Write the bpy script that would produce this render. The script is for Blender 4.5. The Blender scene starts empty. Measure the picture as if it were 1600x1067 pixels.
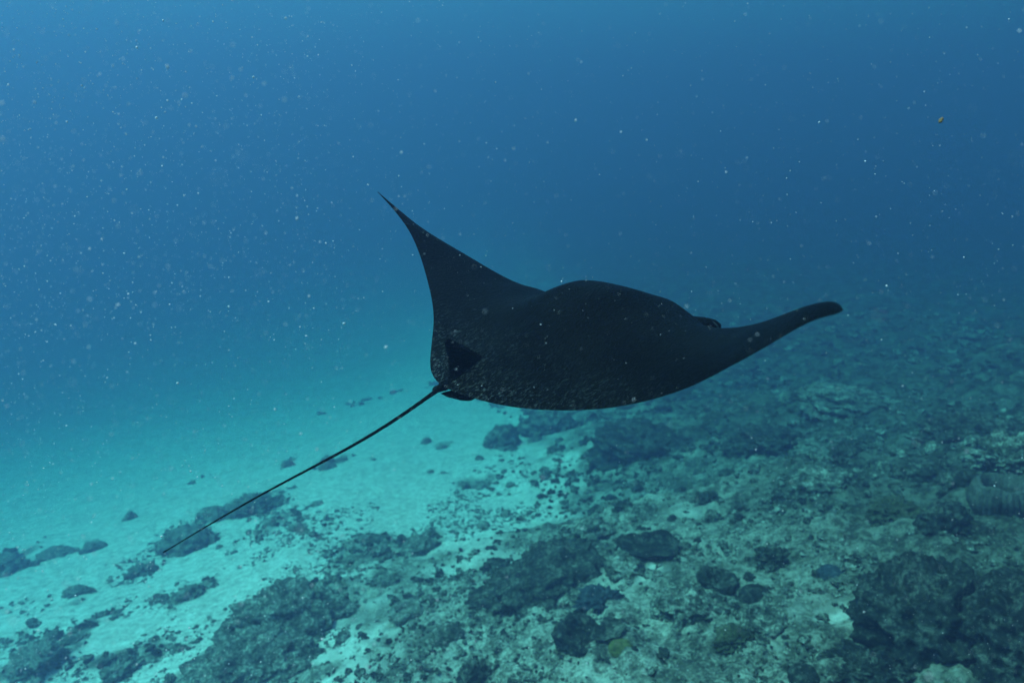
import bpy, bmesh, math, random
import numpy as np

# ---------------------------------------------------------------- camera, sky, sun, exposure
scene = bpy.context.scene
CAM_Z = 5.0
cam_data = bpy.data.cameras.new('camera')
cam_data.lens = 24.0; cam_data.sensor_width = 36.0
cam_data.clip_start = .05; cam_data.clip_end = 2000
cam_data.dof.use_dof = True; cam_data.dof.focus_distance = 2.0; cam_data.dof.aperture_fstop = 3.0
cam = bpy.data.objects.new('camera', cam_data); scene.collection.objects.link(cam)
cam.location = (0, 0, CAM_Z); cam.rotation_euler = (math.radians(90-17.0), 0, 0)
scene.camera = cam

SUN_EL, SUN_AZ = 62.0, -92.0   # azimuth in degrees from straight ahead, minus = to the left
world = bpy.data.worlds.new('World'); scene.world = world; world.use_nodes = True
wn = world.node_tree; wn.nodes.clear()
sky = wn.nodes.new('ShaderNodeTexSky'); sky.sky_type = 'NISHITA'; sky.sun_disc = False
sky.sun_elevation = math.radians(SUN_EL); sky.sun_rotation = math.radians(SUN_AZ)
wbg = wn.nodes.new('ShaderNodeBackground'); wbg.inputs['Strength'].default_value = .08
wout = wn.nodes.new('ShaderNodeOutputWorld')
wn.links.new(sky.outputs[0], wbg.inputs[0]); wn.links.new(wbg.outputs[0], wout.inputs[0])

sun_data = bpy.data.lights.new('sun', 'SUN'); sun_data.energy = 4.0; sun_data.angle = math.radians(25)
sun_data.color = (1, .96, .9)
sun = bpy.data.objects.new('sun', sun_data); scene.collection.objects.link(sun)
sun.rotation_euler = (math.radians(90-SUN_EL), 0, math.radians(-SUN_AZ+180))
scene.view_settings.view_transform = 'Standard'; scene.view_settings.look = 'None'
scene.view_settings.exposure = EXPOSURE = 1.50; scene.view_settings.gamma = 1
scene.cycles.volume_bounces = 6; scene.cycles.max_bounces = 10
scene.cycles.use_denoising = True

# sea water: scattering and absorption per metre (red, green, blue)
SIG_S = (.0148, .0144, .0274)
SIG_A = (.099, .0368, .0306)
WATER_TOP = CAM_Z+11
WATER_G = .55

# ---------------------------------------------------------------- helpers
def link(o, parent=None):
    scene.collection.objects.link(o)
    if parent: o.parent = parent
    return o
def tag(o, label=None, cat=None, group=None, kind=None):
    if label: o['label'] = label
    if cat: o['category'] = cat
    if group: o['group'] = group
    if kind: o['kind'] = kind
    return o
def mesh_obj(name, verts, faces, mat, smooth=True, parent=None):
    me = bpy.data.meshes.new(name)
    verts = np.ascontiguousarray(verts, np.float32); faces = np.asarray(faces, np.int32)
    me.vertices.add(len(verts)); me.vertices.foreach_set('co', verts.ravel())
    n = faces.shape[1]
    me.loops.add(faces.size); me.loops.foreach_set('vertex_index', faces.ravel())
    me.polygons.add(len(faces)); me.polygons.foreach_set('loop_start', np.arange(len(faces), dtype=np.int32)*n)
    me.polygons.foreach_set('use_smooth', np.full(len(faces), smooth))
    me.update(calc_edges=True); me.validate()
    if mat: me.materials.append(mat)
    return link(bpy.data.objects.new(name, me), parent)
class Nodes:
    """small helper for building a material's node tree"""
    def __init__(self, name):
        self.mat = bpy.data.materials.new(name); self.mat.use_nodes = True
        self.t = self.mat.node_tree; self.t.nodes.clear()
        self.out = self.t.nodes.new('ShaderNodeOutputMaterial')
        self.bsdf = self.t.nodes.new('ShaderNodeBsdfPrincipled')
        self.t.links.new(self.bsdf.outputs[0], self.out.inputs[0])
    def n(self, typ, **kw):
        nd = self.t.nodes.new(typ)
        for k, v in kw.items():
            if k in nd.inputs: nd.inputs[k].default_value = v
            else: setattr(nd, k, v)
        return nd
    def l(self, a, b): self.t.links.new(a, b)
    def noise(self, vec, scale, detail=4, rough=.6, dist=0.0):
        nd = self.n('ShaderNodeTexNoise', Scale=scale, Detail=detail, Roughness=rough, Distortion=dist)
        self.l(vec, nd.inputs['Vector']); return nd.outputs['Fac']
    def ramp(self, fac, stops):
        nd = self.n('ShaderNodeValToRGB'); e = nd.color_ramp.elements
        while len(e) < len(stops): e.new(.5)
        for el, (p, c) in zip(e, stops):
            el.position = p; el.color = c if len(c) == 4 else (*c, 1)
        self.l(fac, nd.inputs[0]); return nd.outputs[0]
    def mix(self, fac, a, b, blend='MIX'):
        nd = self.n('ShaderNodeMix', data_type='RGBA', blend_type=blend)
        for s, v in ((0, fac), (6, a), (7, b)):
            if hasattr(v, 'links'): self.l(v, nd.inputs[s])
            else: nd.inputs[s].default_value = v if s == 0 else (*v, 1)[:4]
        return nd.outputs[2]
    def math(self, op, a, b=0.0, clamp=False):
        nd = self.n('ShaderNodeMath', operation=op, use_clamp=clamp)
        for s, v in ((0, a), (1, b)):
            if hasattr(v, 'links'): self.l(v, nd.inputs[s])
            else: nd.inputs[s].default_value = v
        return nd.outputs[0]
    def bump(self, h, strength, dist, prev=None):
        nd = self.n('ShaderNodeBump', Strength=strength, Distance=dist); self.l(h, nd.inputs['Height'])
        if prev is not None: self.l(prev, nd.inputs['Normal'])
        return nd.outputs[0]
REEF_PATCHES = [  # x, y, half width, half depth, strength
 (-6.14, 11.44, 0.77, 1.35, 0.62),
 (-5.50, 12.84, 0.92, 1.57, 0.66),
 (-4.33, 11.27, 0.59, 0.77, 0.55),
 (-6.12, 12.54, 0.59, 0.84, 0.5),
 (-2.93, 7.58, 0.81, 1.09, 1.15),
 (-3.01, 6.57, 0.96, 0.63, 1.1),
 (-2.12, 6.13, 0.49, 0.52, 0.9),
 (-6.10, 7.30, 0.67, 0.65, 1.0),
 (-6.17, 7.99, 0.46, 0.41, 0.7),
 (-4.83, 7.03, 0.70, 0.49, 0.8),
 (-4.07, 7.17, 0.44, 0.40, 0.55),
 (-9.93, 11.62, 0.73, 1.40, 0.55),
 (-8.89, 11.58, 0.78, 0.71, 0.5),
 (-11.61, 14.78, 1.17, 0.94, 0.3),
 (-6.23, 10.01, 0.49, 0.69, 0.6),
 (-4.85, 8.79, 0.51, 0.71, 0.65),
 (-6.79, 9.14, 0.63, 0.45, 0.5),
 (-5.83, 8.42, 0.69, 0.30, 0.5),
 (-3.42, 10.65, 0.43, 0.54, 0.6),
 (-9.31, 15.86, 1.15, 1.07, 0.28),
 (-10.50, 14.81, 1.13, 0.79, 0.28),
 (-7.83, 15.96, 0.65, 0.98, 0.5),
 (-4.64, 15.44, 0.67, 1.20, 0.6),
 (-5.88, 16.20, 0.50, 1.20, 0.6),
 (-2.11, 9.75, 0.67, 0.92, 0.7),
 (-1.51, 9.99, 0.51, 1.22, 0.8),
 (-2.46, 9.46, 0.44, 0.62, 0.7),
 (-1.05, 7.94, 0.46, 0.72, 0.7),
 (-1.84, 8.39, 0.59, 0.55, 0.7),
 (-1.25, 6.97, 0.42, 0.53, 0.8),
 (-2.07, 7.76, 0.38, 0.56, 0.5),
 (-0.72, 13.20, 0.49, 0.50, 0.8),
 (-1.85, 16.36, 0.38, 0.53, 0.7),
 (-3.18, 20.98, 1.94, 1.00, 0.35),
 (-6.29, 23.93, 1.50, 1.32, 0.3),
 (-4.41, 19.70, 1.03, 0.70, 0.28),
 (-6.79, 22.24, 1.42, 1.04, 0.28),
 (-2.77, 16.85, 0.71, 0.35, 0.3),
 (-3.75, 15.07, 0.81, 0.37, 0.35),
 (-7.61, 20.04, 1.10, 0.82, 0.35),
 (-10.73, 20.85, 1.44, 0.82, 0.35),
 (-7.60, 17.47, 0.79, 0.64, 0.3),
]
SAND_POCKETS = [  # x, y, half width, half depth, strength
 (3.00, 5.29, 0.66, 0.37, 0.42),
 (3.47, 4.57, 0.18, 0.11, 0.36),
 (1.39, 6.32, 0.29, 0.17, 0.4),
 (2.22, 13.97, 0.66, 0.42, 0.36),
 (1.56, 17.02, 0.79, 0.71, 0.36),
 (1.56, 7.83, 0.35, 0.25, 0.36),
 (2.73, 8.03, 0.64, 0.56, 0.33),
 (4.20, 11.63, 0.89, 0.44, 0.27),
 (4.69, 6.26, 0.37, 0.16, 0.31),
 (2.24, 10.67, 0.70, 1.18, 0.27),
 (0.45, 5.72, 0.35, 0.22, 0.27),
 (-1.22, 5.92, 0.46, 0.30, 0.27),
 (2.79, 5.75, 0.22, 0.16, 0.31),
 (1.57, 4.88, 0.38, 0.17, 0.27),
 (6.09, 13.10, 1.01, 0.40, 0.22),
 (9.53, 16.08, 1.64, 0.77, 0.22),
]
# ---------------------------------------------------------------- noise and terrain
def _hash(i, j, k, seed):
    h = (i.astype(np.int64)*374761393 + j.astype(np.int64)*668265263 + k.astype(np.int64)*2147483647 + seed*974634777) & 0xFFFFFFFF
    h = ((h ^ (h >> 13))*1274126177) & 0xFFFFFFFF
    h = ((h ^ (h >> 16))*2246822519) & 0xFFFFFFFF
    return ((h ^ (h >> 15)) & 0xFFFFFF)/float(0xFFFFFF)
def vnoise(x, y, z=None, seed=0):
    """smooth value noise in -1..1, two or three dimensions"""
    x = np.asarray(x, float); y = np.asarray(y, float)
    i = np.floor(x); j = np.floor(y); fx = x-i; fy = y-j
    ux = fx*fx*fx*(fx*(fx*6-15)+10); uy = fy*fy*fy*(fy*(fy*6-15)+10)
    i = i.astype(np.int64); j = j.astype(np.int64)
    def layer(k):
        a = _hash(i, j, k, seed); b = _hash(i+1, j, k, seed); c = _hash(i, j+1, k, seed); d = _hash(i+1, j+1, k, seed)
        return (a*(1-ux)+b*ux)*(1-uy)+(c*(1-ux)+d*ux)*uy
    if z is None:
        return layer(np.zeros_like(i))*2-1
    z = np.asarray(z, float); k = np.floor(z); fz = z-k; uz = fz*fz*(3-2*fz); k = k.astype(np.int64)
    return (layer(k)*(1-uz)+layer(k+1)*uz)*2-1
def fbm(x, y, z=None, octaves=4, seed=0, gain=.5, kind=0):
    out = 0; amp = 1; tot = 0
    for o in range(octaves):
        f = 2.03**o; a = .6*o
        xx = (x*math.cos(a)-y*math.sin(a))*f+o*17.3; yy = (x*math.sin(a)+y*math.cos(a))*f-o*9.1
        n = vnoise(xx, yy, None if z is None else z*f+o*5.7, seed+o)
        if kind == 1: n = 1-2*np.abs(n)          # ridged
        if kind == 2: n = 2*np.abs(n)-1          # billowed
        out = out+n*amp; tot += amp; amp *= gain
    return out/tot
def sstep(a, b, x):
    t = np.clip((x-a)/(b-a), 0, 1); return t*t*(3-2*t)
def reef_edge(y):
    return np.interp(y, [0, 5.8, 7, 8.1, 9.4, 9.9, 10.9, 15, 16.7, 18.1, 24, 40],
                     [-3.6, -3.4, -3.3, -2.9, -2.4, -1.0, -.4, -.5, .2, .2, -1.2, -4])
def ground_smooth(x, y):
    x = np.asarray(x, float); y = np.asarray(y, float)
    d = x-reef_edge(y)-.4
    d = np.where(d > 12, 12, d); d = .5*(d+np.sqrt(d*d+1.2))
    top = 5.9
    z = top*(1-np.exp(-.335*d/top))
    z = z-.15*np.clip(-x-3.5-.5*fbm(x*.2, y*.2, octaves=2, seed=91), 0, 34)
    return z-.17*np.clip(y, -30, 14)-4.2*(1-np.exp(-np.clip(y-14, 0, 200)/22))-1.8*sstep(9, 42, y)*sstep(2, -8, x)
def reefness(x, y):
    e = x-reef_edge(y)+.8*fbm(x*.5, y*.5, octaves=3, seed=5)+1.0*fbm(x*1.7, y*1.7, octaves=4, seed=8, gain=.6)
    m = sstep(-1.5, 3.4, e)
    m = np.maximum(m, .36*sstep(14, 30, y+1.5*fbm(x*.3, y*.3, octaves=2, seed=15)))     # beyond the near sand the bed turns to rubble
    patch = np.zeros_like(e)
    wx = x+.35*fbm(x*1.1, y*1.1, octaves=3, seed=22); wy = y+.5*fbm(x*1.1, y*1.1, octaves=3, seed=25)
    for px, py, hw, hd, st in REEF_PATCHES:                                     # reef islands standing in the sand
        patch = np.maximum(patch, st*np.exp(-(((wx-px)/hw)**2+((wy-py)/hd)**2)*1.1))
    patch = sstep(.16, .72, patch*(1+.35*fbm(x*2.6, y*2.6, octaves=3, seed=28)))
    grit = .50*sstep(-.02, .5, fbm(x*.75+.4*wx, y*.75, octaves=4, seed=95, gain=.6))*sstep(13.5, 10, y-.35*x)       # thin rubble strewn over the near sand
    out = np.maximum(np.maximum(m, .9*patch), grit)
    for px, py, hw, hd, st in SAND_POCKETS:                                     # pale sand lying in the reef
        out = out*(1-st*np.exp(-(((wx-px)/hw)**2+((wy-py)/hd)**2)))
    return out
def algae(x, y):
    return sstep(.6, 5.6, x+1.9*fbm(x*.45+9, y*.45, octaves=3, seed=83))
def ground(x, y):
    x = np.asarray(x, float); y = np.asarray(y, float)
    r = reefness(x, y)
    big = fbm(x*.35, y*.35, octaves=3, seed=31)
    mid = fbm(x*1.15, y*1.15, octaves=3, seed=41, kind=2)
    fine = fbm(x*4.2, y*4.2, octaves=4, seed=51, gain=.62)
    rid = fbm(x*2.1+1.3*fine*.2, y*2.1, octaves=3, seed=61, kind=1)
    z = ground_smooth(x, y)+.05*big
    z = z+r*(.26*big+.10*mid+.07*rid+.075*fine)
    z = z+(1-r)*(.02*fbm(x*1.3, y*1.3, octaves=2, seed=71)+.012*fine*sstep(-.1, .5, fbm(x*.7, y*.7, octaves=2, seed=73)))
    return z
# ---------------------------------------------------------------- materials
def make_seabed_material():
    m = Nodes('seabed'); g = m.n('ShaderNodeNewGeometry'); pos = g.outputs['Position']
    at = m.n('ShaderNodeAttribute', attribute_name='reef').outputs['Fac']
    n1 = m.noise(pos, 2.2, 6, .68); n2 = m.noise(pos, 9, 6, .7); n3 = m.noise(pos, 34, 4, .65); n4 = m.noise(pos, .7, 4, .6)
    speck = m.math('ADD', m.math('MULTIPLY', n2, .55), m.math('MULTIPLY', n3, .45))
    sand = m.ramp(speck, [(.34, (.16, .15, .13)), (.42, (.48, .45, .40)), (.6, (.82, .79, .72))])
    sand = m.mix(m.ramp(m.math('ADD', m.math('MULTIPLY', n1, .6), m.math('MULTIPLY', n2, .4)), [(.40, (1, 1, 1)), (.56, (0, 0, 0))]), sand, (.80, .80, .78), 'MULTIPLY')
    rock = m.ramp(m.math('ADD', m.math('MULTIPLY', speck, .62), m.math('MULTIPLY', n1, .38)),
                  [(.36, (.020, .022, .019)), (.435, (.055, .057, .047)), (.485, (.14, .133, .108)), (.53, (.30, .285, .24)), (.62, (.50, .475, .41))])
    k = m.math('ADD', m.math('MULTIPLY', at, 1.3), m.math('ADD', m.math('MULTIPLY', m.math('SUBTRACT', n1, .5), 1.0), m.math('MULTIPLY', m.math('SUBTRACT', n4, .5), 1.7)))
    al = m.n('ShaderNodeAttribute', attribute_name='algae').outputs['Fac']
    rock = m.mix(m.math('MULTIPLY', al, .9), rock, (.25, .27, .25), 'MULTIPLY')
    k = m.math('ADD', m.math('ADD', k, m.math('MULTIPLY', al, .16)), m.math('MULTIPLY', m.math('SUBTRACT', n3, .5), .5))
    k = m.math('ADD', m.math('SUBTRACT', k, .36), m.math('MULTIPLY', m.math('SUBTRACT', n2, .5), 1.2))
    fac = m.ramp(k, [(.3, (0, 0, 0)), (.62, (1, 1, 1))])
    m.l(m.mix(fac, sand, rock), m.bsdf.inputs['Base Color'])
    m.bsdf.inputs['Roughness'].default_value = .95; m.bsdf.inputs['Specular IOR Level'].default_value = .1
    b = m.bump(n2, .5, .05); b = m.bump(n3, .5, .015, b); m.l(b, m.bsdf.inputs['Normal'])
    return m.mat
def make_coral_material(name, dark, mid, light, scale=1.0, lo=.40, hi=.62):
    m = Nodes(name); tc = m.n('ShaderNodeTexCoord'); pos = m.n('ShaderNodeNewGeometry').outputs['Position']
    n1 = m.noise(pos, 3.5*scale, 5, .65); n2 = m.noise(pos, 15*scale, 5, .7); n3 = m.noise(pos, 55*scale, 3, .6)
    f = m.math('ADD', m.math('MULTIPLY', n1, .35), m.math('ADD', m.math('MULTIPLY', n2, .4), m.math('MULTIPLY', n3, .25)))
    m.l(m.ramp(f, [(lo, dark), ((lo+hi)/2, mid), (hi, light)]), m.bsdf.inputs['Base Color'])
    m.bsdf.inputs['Roughness'].default_value = .95; m.bsdf.inputs['Specular IOR Level'].default_value = .1
    b = m.bump(n2, .6, .04); b = m.bump(n3, .5, .012, b); m.l(b, m.bsdf.inputs['Normal'])
    return m.mat
def make_skin_material(flecks=True):
    """black skin: dull overall, with a sheen painted into the colour as fine pale flecks, thickest on the rear of the back"""
    m = Nodes('manta_skin' if flecks else 'manta_fin_skin'); tc = m.n('ShaderNodeTexCoord').outputs['Object']
    mp = m.n('ShaderNodeMapping'); m.l(tc, mp.inputs[0]); mp.inputs['Scale'].default_value = (1, 2.6, 2.6)
    mp.inputs['Rotation'].default_value = (0, 0, .35); st = mp.outputs[0]
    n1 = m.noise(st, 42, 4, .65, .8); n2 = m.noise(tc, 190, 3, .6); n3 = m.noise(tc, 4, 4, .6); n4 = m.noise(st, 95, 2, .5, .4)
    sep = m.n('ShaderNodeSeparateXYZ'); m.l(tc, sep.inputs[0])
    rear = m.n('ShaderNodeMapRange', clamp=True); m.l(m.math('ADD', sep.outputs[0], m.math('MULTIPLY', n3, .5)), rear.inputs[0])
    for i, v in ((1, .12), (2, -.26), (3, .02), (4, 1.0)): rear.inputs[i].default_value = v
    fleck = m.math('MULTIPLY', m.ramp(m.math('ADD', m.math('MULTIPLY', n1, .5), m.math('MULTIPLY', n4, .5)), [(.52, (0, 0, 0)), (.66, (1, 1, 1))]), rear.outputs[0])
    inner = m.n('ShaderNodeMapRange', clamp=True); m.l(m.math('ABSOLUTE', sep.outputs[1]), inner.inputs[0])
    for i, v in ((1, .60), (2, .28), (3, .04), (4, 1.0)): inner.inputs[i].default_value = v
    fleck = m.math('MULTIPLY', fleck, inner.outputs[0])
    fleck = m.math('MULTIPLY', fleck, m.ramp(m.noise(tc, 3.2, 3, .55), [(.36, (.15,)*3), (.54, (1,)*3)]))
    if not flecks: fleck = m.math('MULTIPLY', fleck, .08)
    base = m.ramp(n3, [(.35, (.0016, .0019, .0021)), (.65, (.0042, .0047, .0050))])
    m.l(m.mix(fleck, base, (.07, .077, .077)), m.bsdf.inputs['Base Color'])  # sheen of the rear back painted as pale base colour
    m.bsdf.inputs['Roughness'].default_value = .36
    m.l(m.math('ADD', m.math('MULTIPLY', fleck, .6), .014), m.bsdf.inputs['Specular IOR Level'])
    b = m.bump(n1, .8, .010); b = m.bump(n4, .8, .006, b); b = m.bump(n2, .7, .003, b); m.l(b, m.bsdf.inputs['Normal'])
    return m.mat
def make_plain(name, col, rough=.9):
    m = Nodes(name); pos = m.n('ShaderNodeNewGeometry').outputs['Position']
    n = m.noise(pos, 40, 3, .6)
    m.l(m.ramp(n, [(.3, tuple(c*.8 for c in col)), (.7, col)]), m.bsdf.inputs['Base Color']); m.bsdf.inputs['Roughness'].default_value = rough
    return m.mat
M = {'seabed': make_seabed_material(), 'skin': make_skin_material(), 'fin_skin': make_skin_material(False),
     'dark': make_coral_material('dark_coral', (.010, .013, .012), (.034, .037, .031), (.21, .20, .168), 1.7, .41, .60),
     'black': make_coral_material('black_coral', (.007, .009, .009), (.022, .026, .023), (.14, .135, .115), 1.9, .42, .60),
     'grey': make_coral_material('hazed_coral', (.06, .066, .058), (.17, .17, .145), (.46, .44, .38), 1.9, .41, .60),  # coral lightened to put the haze over the sand into its colour
     'mottled': make_coral_material('mottled_coral', (.02, .024, .02), (.10, .10, .082), (.44, .42, .36), 1.7, .42, .59),
     'blue': make_coral_material('blue_sponge', (.016, .022, .030), (.035, .048, .065), (.10, .115, .135)),
     'yellow': make_coral_material('yellow_coral', (.03, .032, .015), (.10, .095, .032), (.17, .16, .07)),
     'olive': make_coral_material('olive_coral', (.026, .028, .018), (.055, .056, .035), (.14, .135, .09)),
     'sponge': make_coral_material('barrel_sponge', (.03, .032, .03), (.085, .085, .075), (.17, .165, .15)),
     'snow': make_plain('marine_snow', (.80, .62, .68)), 'pale_skin': make_plain('manta_pale_skin', (.05, .055, .055), .5), 'debris': make_plain('brown_debris', (.30, .14, .05))}
# ---------------------------------------------------------------- the sea water all around
def build_water():
    bm = bmesh.new(); bmesh.ops.create_cube(bm, size=1)
    me = bpy.data.meshes.new('haze'); lo, hi = -16.0, WATER_TOP
    for v in bm.verts: v.co = (v.co.x*520, v.co.y*520, lo+(v.co.z+.5)*(hi-lo))
    bm.to_mesh(me); bm.free()
    o = link(bpy.data.objects.new('haze', me))
    mat = bpy.data.materials.new('sea_water'); mat.use_nodes = True; t = mat.node_tree; t.nodes.clear()
    out = t.nodes.new('ShaderNodeOutputMaterial'); v = t.nodes.new('ShaderNodeVolumePrincipled')
    dens = max(s+a for s, a in zip(SIG_S, SIG_A))*1.0001
    col = [s/dens for s in SIG_S]
    ab = [max(0, 1-a/(dens*(1-c)))**2 for a, c in zip(SIG_A, col)]
    v.inputs['Density'].default_value = dens; v.inputs['Color'].default_value = (*col, 1)
    v.inputs['Absorption Color'].default_value = (*ab, 1); v.inputs['Anisotropy'].default_value = WATER_G
    t.links.new(v.outputs[0], out.inputs['Volume']); me.materials.append(mat)
    tag(o, 'hazy blue green sea water filling the whole view', 'water', kind='stuff')
build_water()
# ---------------------------------------------------------------- the seabed
def build_seabed():
    na, nr = 900, 760
    ang = np.radians(np.concatenate([np.linspace(-180, -56, 60, endpoint=False), np.linspace(-56, 56, na-120), np.linspace(56, 180, 61)[1:-0 or None]]))
    rad = np.concatenate([[0.3, 1, 2, 3, 4], np.geomspace(4.6, 45, nr-45), np.geomspace(47, 245, 40)])
    A, Rr = np.meshgrid(ang, rad)
    x = Rr*np.sin(A); y = Rr*np.cos(A)
    z = ground(x, y); r = reefness(x, y)
    V = np.stack([x, y, z], -1).reshape(-1, 3); nA = len(ang); nR = len(rad)
    i, j = np.meshgrid(np.arange(nR-1), np.arange(nA-1), indexing='ij')
    a = i*nA+j
    Fc = np.stack([a, a+1, a+nA+1, a+nA], -1).reshape(-1, 4)[:, ::-1]
    o = mesh_obj('seabed', V, Fc, M['seabed'])
    at = o.data.attributes.new('reef', 'FLOAT', 'POINT'); at.data.foreach_set('value', r.ravel().astype(np.float32))
    at = o.data.attributes.new('algae', 'FLOAT', 'POINT'); at.data.foreach_set('value', algae(x, y).ravel().astype(np.float32))
    tag(o, 'pale sand seabed rising to mottled rubble reef on the right', kind='structure')
    return o
build_seabed()
# ---------------------------------------------------------------- the manta ray
# span stations from the midline to the tip: s, leading edge xyz, trailing edge xyz, up yz, thickness (half spans)
MANTA = {
'L': [
 (0.0000, 0.4600, 0.0000, 0.0000, -0.5182, 0.0541, 0.0254, -0.0000, 1.0000, 0.0960),
 (0.0669, 0.4632, 0.0709, 0.0005, -0.5044, 0.1247, 0.0363, -0.0239, 0.9997, 0.0919),
 (0.1326, 0.4576, 0.1405, 0.0029, -0.4735, 0.1874, 0.0533, -0.0662, 0.9978, 0.0818),
 (0.1970, 0.4220, 0.2086, 0.0085, -0.4340, 0.2433, 0.0723, -0.1168, 0.9932, 0.0681),
 (0.2601, 0.3666, 0.2751, 0.0167, -0.3939, 0.2962, 0.0922, -0.1506, 0.9886, 0.0542),
 (0.3218, 0.3417, 0.3394, 0.0277, -0.3524, 0.3508, 0.1118, -0.1885, 0.9821, 0.0426),
 (0.3822, 0.3230, 0.4011, 0.0426, -0.3102, 0.4108, 0.1327, -0.2319, 0.9727, 0.0344),
 (0.4410, 0.3109, 0.4598, 0.0615, -0.2713, 0.4741, 0.1562, -0.2805, 0.9599, 0.0291),
 (0.4982, 0.2914, 0.5178, 0.0818, -0.2377, 0.5360, 0.1819, -0.3340, 0.9426, 0.0258),
 (0.5538, 0.2492, 0.5815, 0.1030, -0.2090, 0.5951, 0.2095, -0.3919, 0.9200, 0.0235),
 (0.6077, 0.2037, 0.6450, 0.1390, -0.1831, 0.6517, 0.2391, -0.4533, 0.8914, 0.0217),
 (0.6597, 0.1598, 0.7044, 0.1818, -0.1610, 0.7045, 0.2707, -0.5171, 0.8559, 0.0202),
 (0.7097, 0.1182, 0.7592, 0.2254, -0.1439, 0.7529, 0.3042, -0.5819, 0.8133, 0.0186),
 (0.7576, 0.0771, 0.8096, 0.2668, -0.1321, 0.7969, 0.3391, -0.6461, 0.7632, 0.0171),
 (0.8032, 0.0355, 0.8551, 0.3070, -0.1258, 0.8374, 0.3743, -0.7081, 0.7061, 0.0156),
 (0.8461, -0.0057, 0.8953, 0.3477, -0.1261, 0.8750, 0.4082, -0.7661, 0.6428, 0.0141),
 (0.8861, -0.0426, 0.9291, 0.3899, -0.1304, 0.9095, 0.4403, -0.8184, 0.5747, 0.0126),
 (0.9228, -0.0759, 0.9566, 0.4326, -0.1379, 0.9392, 0.4703, -0.8636, 0.5042, 0.0110),
 (0.9553, -0.1096, 0.9779, 0.4750, -0.1495, 0.9621, 0.4984, -0.9005, 0.4349, 0.0094),
 (0.9697, -0.1266, 0.9864, 0.4952, -0.1563, 0.9708, 0.5116, -0.9156, 0.4022, 0.0086),
 (0.9825, -0.1422, 0.9934, 0.5134, -0.1626, 0.9779, 0.5238, -0.9282, 0.3721, 0.0078),
 (0.9931, -0.1552, 0.9988, 0.5287, -0.1677, 0.9835, 0.5342, -0.9382, 0.3462, 0.0069),
 (1.0000, -0.1635, 1.0026, 0.5393, -0.1713, 0.9873, 0.5408, -0.9443, 0.3291, 0.0060),
],
'R': [
 (0.0000, 0.4600, -0.0000, 0.0000, -0.5182, 0.0541, 0.0254, 0.0000, 1.0000, 0.0960),
 (0.0669, 0.4634, -0.0747, 0.0015, -0.5059, -0.0251, 0.0200, 0.0040, 1.0000, 0.0919),
 (0.1326, 0.4581, -0.1482, 0.0067, -0.4869, -0.1032, 0.0160, 0.0571, 0.9984, 0.0818),
 (0.1970, 0.4230, -0.2199, 0.0167, -0.4658, -0.1800, 0.0159, 0.1249, 0.9922, 0.0681),
 (0.2601, 0.3684, -0.2890, 0.0326, -0.4448, -0.2551, 0.0209, 0.1898, 0.9818, 0.0542),
 (0.3218, 0.3436, -0.3540, 0.0563, -0.4162, -0.3289, 0.0282, 0.2529, 0.9675, 0.0426),
 (0.3822, 0.3227, -0.4163, 0.0820, -0.3753, -0.4016, 0.0360, 0.3125, 0.9499, 0.0344),
 (0.4410, 0.3068, -0.4760, 0.1086, -0.3305, -0.4718, 0.0483, 0.3671, 0.9302, 0.0291),
 (0.4982, 0.2842, -0.5329, 0.1368, -0.2914, -0.5374, 0.0684, 0.4155, 0.9096, 0.0258),
 (0.5538, 0.2472, -0.5869, 0.1666, -0.2605, -0.5983, 0.0947, 0.4570, 0.8895, 0.0235),
 (0.6077, 0.2018, -0.6384, 0.1966, -0.2341, -0.6547, 0.1251, 0.4911, 0.8711, 0.0217),
 (0.6597, 0.1541, -0.6879, 0.2258, -0.2135, -0.7061, 0.1600, 0.5177, 0.8556, 0.0202),
 (0.7097, 0.1092, -0.7355, 0.2541, -0.1993, -0.7536, 0.1962, 0.5369, 0.8437, 0.0186),
 (0.7576, 0.0674, -0.7814, 0.2807, -0.1904, -0.7988, 0.2304, 0.5488, 0.8360, 0.0171),
 (0.8032, 0.0263, -0.8254, 0.3051, -0.1860, -0.8409, 0.2638, 0.5539, 0.8326, 0.0156),
 (0.8461, -0.0151, -0.8675, 0.3271, -0.1855, -0.8801, 0.2956, 0.5526, 0.8335, 0.0141),
 (0.8861, -0.0548, -0.9074, 0.3462, -0.1860, -0.9169, 0.3246, 0.5456, 0.8381, 0.0126),
 (0.9228, -0.0941, -0.9445, 0.3611, -0.1891, -0.9521, 0.3480, 0.5339, 0.8456, 0.0110),
 (0.9553, -0.1380, -0.9772, 0.3724, -0.1995, -0.9848, 0.3651, 0.5189, 0.8549, 0.0094),
 (0.9697, -0.1611, -0.9913, 0.3774, -0.2075, -0.9993, 0.3724, 0.5108, 0.8597, 0.0086),
 (0.9825, -0.1827, -1.0036, 0.3819, -0.2156, -1.0117, 0.3795, 0.5028, 0.8644, 0.0078),
 (0.9931, -0.2010, -1.0138, 0.3856, -0.2226, -1.0215, 0.3865, 0.4955, 0.8686, 0.0069),
 (1.0000, -0.2129, -1.0202, 0.3876, -0.2272, -1.0272, 0.3922, 0.4905, 0.8714, 0.0060),
],
}
MANTA_AXES = [[0.78295, -0.61721, -0.07778], [0.61736, 0.78628, -0.02491], [0.07653, -0.02851, 0.99666]]      # columns: forward, left, up
MANTA_LOC = [0.335, 3.3846, -1.1023]
HUMP = {'hump': 0.1144, 'hx': 0.0928, 'hl': 0.209, 'hw': 0.2903, 'hp': 2.3678, 'fr': 10.0, 'hd': 0.053, 'hdw': 0.235, 'rd': 0.02}
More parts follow.
